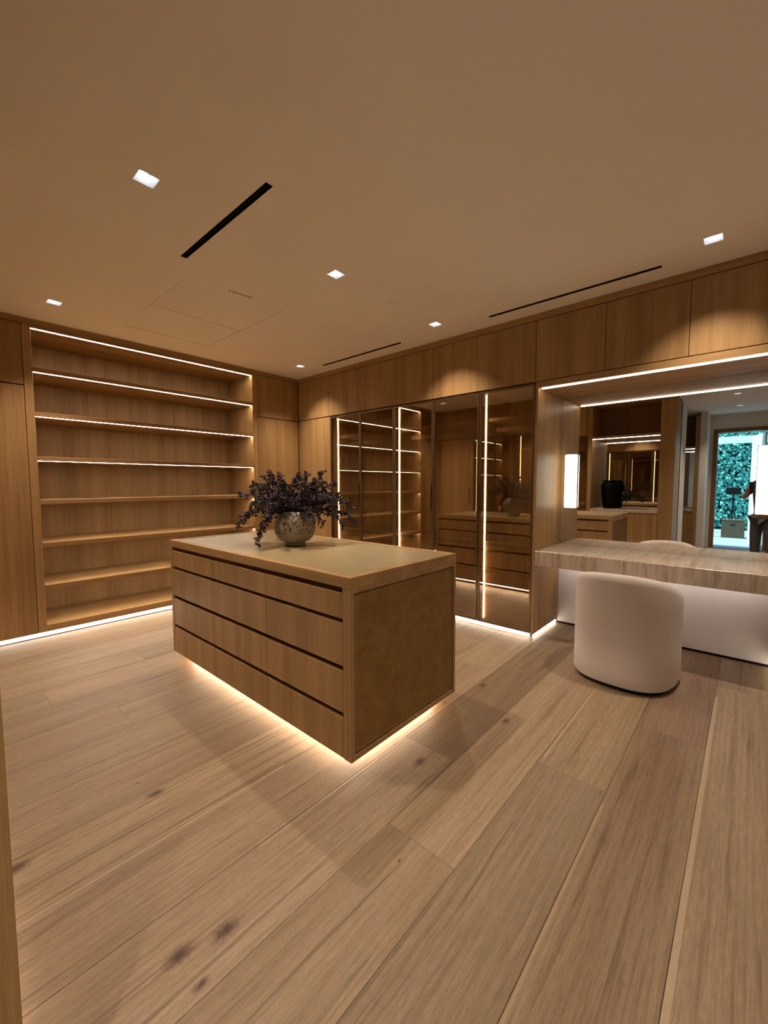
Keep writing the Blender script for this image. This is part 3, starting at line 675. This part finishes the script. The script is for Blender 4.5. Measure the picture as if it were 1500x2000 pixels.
# second niche down the passage
FAR = lambda s0, s1, d0, d1, z0, z1: (s0, s1, -6.2-d0, -6.2-d1, z0, z1)
counter_niche(FAR, 2.95, 4.04, 4.115, 'dark oak counter niche down the passage seen in the mirror', 0.89, 2.20)

# garden door at the end of the passage
dr = thing('door_1', 'oak framed garden door', 'door', (4.8, -7.1, 0)); del dr['category']; del dr['label']; dr['kind'] = 'structure'
bm = bmesh.new()
for b in ((4.30, 4.38, -7.21, -6.975, 0, 2.655), (5.21, 5.29, -7.21, -6.975, 0, 2.655), (4.38, 5.21, -7.21, -6.975, 2.575, 2.655)): box(bm, *b)
obj('door_frame', bm, wood('red brown door oak', 'z', (0.22, 0.09, 0.04), (0.32, 0.15, 0.07)), dr)
bm = bmesh.new(); box(bm, 0, 0.84, -0.02, 0.02, 0.01, 2.55)
bmesh.ops.transform(bm, matrix=Matrix.Translation((5.18, -7.24, 0)) @ Matrix.Rotation(math.radians(-104), 4, 'Z'), verts=bm.verts)
obj('door_leaf', bm, paint('white door paint', (0.75, 0.78, 0.76)), dr, label='white door leaf standing open')
patio = paint('pale blue grey paving', (0.22, 0.34, 0.46))
bm = bmesh.new(); box(bm, -1.0, 10, -13, -7.21, -0.08, -0.01); obj('patio_floor', bm, patio, kind='structure')
gh = thing('ivy_hedge', 'sunlit green ivy hedge outside the garden door in the mirror', 'hedge', (4.9, -12.1, 0))
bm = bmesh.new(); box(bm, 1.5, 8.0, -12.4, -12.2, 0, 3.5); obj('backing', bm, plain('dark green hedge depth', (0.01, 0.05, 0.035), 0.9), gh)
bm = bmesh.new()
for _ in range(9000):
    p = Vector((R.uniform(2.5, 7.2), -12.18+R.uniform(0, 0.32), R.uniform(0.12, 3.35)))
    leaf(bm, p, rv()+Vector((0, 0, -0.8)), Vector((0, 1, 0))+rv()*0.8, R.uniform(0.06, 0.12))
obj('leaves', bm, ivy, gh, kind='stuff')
white_b = paint('white painted beam', (0.8, 0.85, 0.88))
for y in (-9.4, -10.6):
    tag(bx('pergola_beam', (1.5, 8.0, y-0.05, y+0.05, 2.50+(-9.4-y)*0.15, 2.60+(-9.4-y)*0.15), white_b), 'nearer white pergola beam above the patio' if y == -9.4 else 'farther white pergola beam above the patio', 'beam', 'pergola beams over the patio')
for x, y in ((1.6, -9.4), (7.9, -9.4), (1.6, -10.6), (7.9, -10.6)):
    tag(bx('pergola_post', (x-0.05, x+0.05, y-0.05, y+0.05, -0.01, 2.50+(-9.4-y)*0.15-0.002), white_b), ('nearer' if y == -9.4 else 'farther')+' white pergola post on the '+('left' if x < 3 else 'right')+' side of the patio', 'post', 'pergola posts on the patio')
card = plain('brown cardboard', (0.10, 0.068, 0.038), 0.85)
t = thing('cardboard_box', 'brown cardboard box on the patio beyond the garden door', 'box', (4.66, -9.6, -0.01))
bx('carton', (4.42, 4.90, -9.78, -9.42, -0.01, 0.46), card, t, 0.004)
bx('lid', (4.415, 4.905, -9.785, -9.415, 0.462, 0.475), card, t, 0.002)
bx('hand_hole', (4.60, 4.72, -9.4195, -9.416, 0.33, 0.36), black, t, 0, label='dark hand hole')
t = thing('dark_stand', 'black tripod stand with a dark head on the patio behind the box', 'stand', (4.62, -10.1, -0.01))  # plain stand shape for a dark object of unknown kind
for k in range(3):
    a = k*2.094+0.4; bm = bmesh.new(); tube(bm, [Vector((4.62, -10.1, 0.75)), Vector((4.62+0.24*math.cos(a), -10.1+0.24*math.sin(a), -0.008))], 0.016, 0.014, 6); obj('leg', bm, black, t)
bm = bmesh.new(); tube(bm, [Vector((4.62, -10.1, 0.7)), Vector((4.62, -10.1, 1.22))], 0.02, 0.02, 8); obj('pole', bm, black, t)
bx('head', (4.46, 4.78, -10.16, -10.04, 1.14, 1.34), black, t, 0.01)

# ------------------------------------------------------------ the photographer (seen only in the vanity mirror)
def skin_mesh(name, verts, edges, radii, mat, parent, root=0, sub=1, label=None):
    off = root_of(parent).location
    me = bpy.data.meshes.new(name); me.from_pydata([tuple(Vector(v)-off) for v in verts], edges, []); me.materials.append(mat)
    o = bpy.data.objects.new(name, me); C.objects.link(o); o.parent = parent
    md = o.modifiers.new('skin', 'SKIN'); md.use_smooth_shade = True
    for i, r_ in enumerate(radii):
        sv = me.skin_vertices[0].data[i] if me.skin_vertices else None
        if sv is None: break
        sv.radius = r_ if isinstance(r_, tuple) else (r_, r_)
    if me.skin_vertices: me.skin_vertices[0].data[root].use_root = True
    o.modifiers.new('sub', 'SUBSURF').levels = sub; o.modifiers['sub'].render_levels = sub
    if label: o['label'] = label
    return o
class Graph:
    def __init__(s): s.v = []; s.e = []; s.r = []
    def add(s, p, r, par=None):
        s.v.append(Vector(p)); s.r.append(r)
        if par is not None: s.e.append((par, len(s.v)-1))
        return len(s.v)-1
def make(name, g, mat, parent, sub=1, label=None):
    off = root_of(parent).location
    me = bpy.data.meshes.new(name); me.from_pydata([tuple(v-off) for v in g.v], g.e, []); me.materials.append(mat)
    o = bpy.data.objects.new(name, me); C.objects.link(o); o.parent = parent
    bm_ = bmesh.new(); bm_.from_mesh(me); lay = bm_.verts.layers.skin.verify()
    for i, v in enumerate(bm_.verts):
        v[lay].radius = g.r[i] if isinstance(g.r[i], tuple) else (g.r[i], g.r[i]); v[lay].use_root = (i == 0)
    bm_.to_mesh(me); bm_.free()
    md = o.modifiers.new('skin', 'SKIN'); md.use_smooth_shade = True
    o.modifiers.new('sub', 'SUBSURF').levels = sub; o.modifiers['sub'].render_levels = sub
    if label: o['label'] = label
    return o
skin_c = plain('skin', (0.48, 0.26, 0.18), 0.5); jeans = leaf_mat('washed grey denim', (0.035, 0.04, 0.05), (0.11, 0.12, 0.14))
shirt = plain('black cotton shirt', (0.012, 0.012, 0.013), 0.9); hair_m = plain('dark brown hair', (0.03, 0.017, 0.01), 0.6)
PX, PY = 5.17, -4.12
fwd = Vector((-0.55, 0.83, 0)).normalized(); rg = Vector((fwd.y, -fwd.x, 0))    # facing the room
def W(r_, f_, z): return Vector((PX, PY, 0))+rg*r_+fwd*f_+Vector((0, 0, z))
ph = thing('person', 'person in a black top and grey jeans holding a phone, seen in the mirror', 'person', (PX, PY, 0))
hand = Vector((CX, CY, CZ))-Vector((fw.x, fw.y, 0)).normalized()*0.075+Vector((0, 0, -0.075))
g = Graph()
pel = g.add(W(0, 0, 0.98), 0.13); ab = g.add(W(0, -0.01, 1.12), 0.115, pel); ch = g.add(W(0, 0, 1.33), 0.135, ab); nk = g.add(W(0, 0.0, 1.50), 0.06, ch)
n2_ = g.add(W(0, 0.015, 1.57), 0.052, nk); h1 = g.add(W(0, 0.035, 1.62), 0.066, n2_); h2 = g.add(W(0, 0.03, 1.69), 0.084, h1); h3 = g.add(W(0, 0.02, 1.76), 0.066, h2)
def arm(side, hnd, elbow):
    s_ = g.add(W(side*0.17, 0, 1.44), 0.055, ch); e_ = g.add(elbow, 0.040, s_); dirn = (hnd-elbow).normalized()
    w_ = g.add(hnd-dirn*0.085, 0.026, e_); p_ = g.add(hnd-dirn*0.03, 0.034, w_)
    return p_, dirn
pR, dR = arm(-1, hand+rg*(-0.075)+Vector((0, 0, -0.02)), W(-0.27, 0.10, 1.20))
pL, dL = arm(1, hand+rg*(0.055)+Vector((0, 0, -0.03)), W(0.24, 0.14, 1.18))
for (pp, sgn) in ((pR, 1), (pL, -1)):
    base = g.v[pp]
    for k in range(4):                       # four bent fingers behind the phone
        z = 0.035-k*0.019; ln = (0.030, 0.034, 0.032, 0.026)[k]
        a_ = g.add(base+Vector((0, 0, z))-rg*sgn*0.012+fwd*0.022, 0.0095, pp)
        b_ = g.add(base+Vector((0, 0, z+0.012))+rg*sgn*0.006+fwd*(0.022+ln*0.8), 0.0085, a_)
        g.add(base+Vector((0, 0, z+0.016))+rg*sgn*(0.012+ln*0.7)+fwd*(0.030+ln*0.7), 0.0075, b_)
    a_ = g.add(base+Vector((0, 0, 0.045))+rg*sgn*0.010-fwd*0.010, 0.011, pp); g.add(base+Vector((0, 0, 0.078))+rg*sgn*0.022-fwd*0.006, 0.009, a_)
for sd_ in (-1, 1):
    hp = g.add(W(sd_*0.095, 0, 0.90), 0.088, pel); kn = g.add(W(sd_*0.11, 0.03, 0.50), 0.058, hp); an = g.add(W(sd_*0.12, -0.01, 0.10), 0.038, kn)
    to = g.add(W(sd_*0.13, 0.05, 0.04), 0.034, an); g.add(W(sd_*0.145, 0.15, 0.03), 0.028, to)
body = make('body', g, skin_c, ph)
g = Graph(); a0_ = g.add(W(0, 0, 0.985), 0.150)
for sd_ in (-1, 1):
    hp = g.add(W(sd_*0.10, 0, 0.88), 0.106, a0_); th = g.add(W(sd_*0.105, 0.02, 0.70), 0.092, hp); kn = g.add(W(sd_*0.11, 0.03, 0.50), 0.074, th); g.add(W(sd_*0.12, -0.01, 0.10), 0.060, kn)
make('jeans', g, jeans, ph, label='washed grey jeans')
g = Graph(); a0_ = g.add(W(0, -0.01, 1.12), 0.150); g.add(W(0, 0, 0.97), 0.158, a0_); ch = g.add(W(0, 0, 1.32), 0.155, a0_); g.add(W(0, 0, 1.47), 0.085, ch)
for sd_, el in ((-1, W(-0.27, 0.10, 1.20)), (1, W(0.24, 0.14, 1.18))):
    s_ = g.add(W(sd_*0.17, 0, 1.44), 0.070, ch); g.add(W(sd_*0.17, 0, 1.44).lerp(el, 0.75), 0.056, s_)
make('top', g, shirt, ph, label='black short sleeved top')
bm = bmesh.new(); bmesh.ops.create_icosphere(bm, subdivisions=3, radius=0.098, matrix=Matrix.Translation(W(0, 0.005, 1.735)))
for v in list(bm.verts):
    lp = v.co-W(0, 0.005, 1.735)
    if lp.dot(fwd) > 0.035 and lp.z < 0.045: bm.verts.remove(v)
obj('hair', bm, hair_m, ph, smooth=True)
bm = bmesh.new()
for sx in (-1, 1):
    bmesh.ops.create_uvsphere(bm, u_segments=10, v_segments=8, radius=0.012, matrix=Matrix.Translation(W(sx*0.032, 0.112, 1.69)))
obj('eyes', bm, plain('eye', (0.5, 0.5, 0.48), 0.2), ph)
bm = bmesh.new(); bmesh.ops.create_cone(bm, segments=8, radius1=0.016, radius2=0.006, depth=0.045, cap_ends=True, matrix=Matrix.Translation(W(0, 0.118, 1.665)))
obj('nose', bm, skin_c, ph)
bx('mouth', (*sorted((W(-0.024, 0.112, 0).x, W(0.024, 0.095, 0).x)), *sorted((W(-0.024, 0.112, 0).y, W(0.024, 0.095, 0).y)), 1.622, 1.632), plain('lips', (0.35, 0.12, 0.10), 0.5), ph, 0)
for sd_ in (-1, 1):
    g = Graph(); a_ = g.add(W(sd_*0.125, 0.0, 0.045), 0.045); g.add(W(sd_*0.14, 0.09, 0.04), 0.042, a_); g.add(W(sd_*0.15, 0.17, 0.036), 0.034, 1)
    make('shoe', g, black, ph)
# phone: upright slab held at the lens position
bm = bmesh.new(); box(bm, -0.037, 0.037, -0.004, 0.004, -0.075, 0.075, bev=0.003)
hz = Vector((fw.x, fw.y, 0)).normalized()
M_ = Matrix.Translation(Vector((CX, CY, CZ-0.052))-hz*0.016) @ Matrix(((rt.x, hz.x, 0, 0), (rt.y, hz.y, 0, 0), (0, 0, 1, 0), (0, 0, 0, 1)))
bmesh.ops.transform(bm, matrix=M_, verts=bm.verts)
tag(obj('phone', bm, plain('black phone body', (0.01, 0.01, 0.012), 0.2)), 'black phone held upright by the person in the mirror', 'phone')
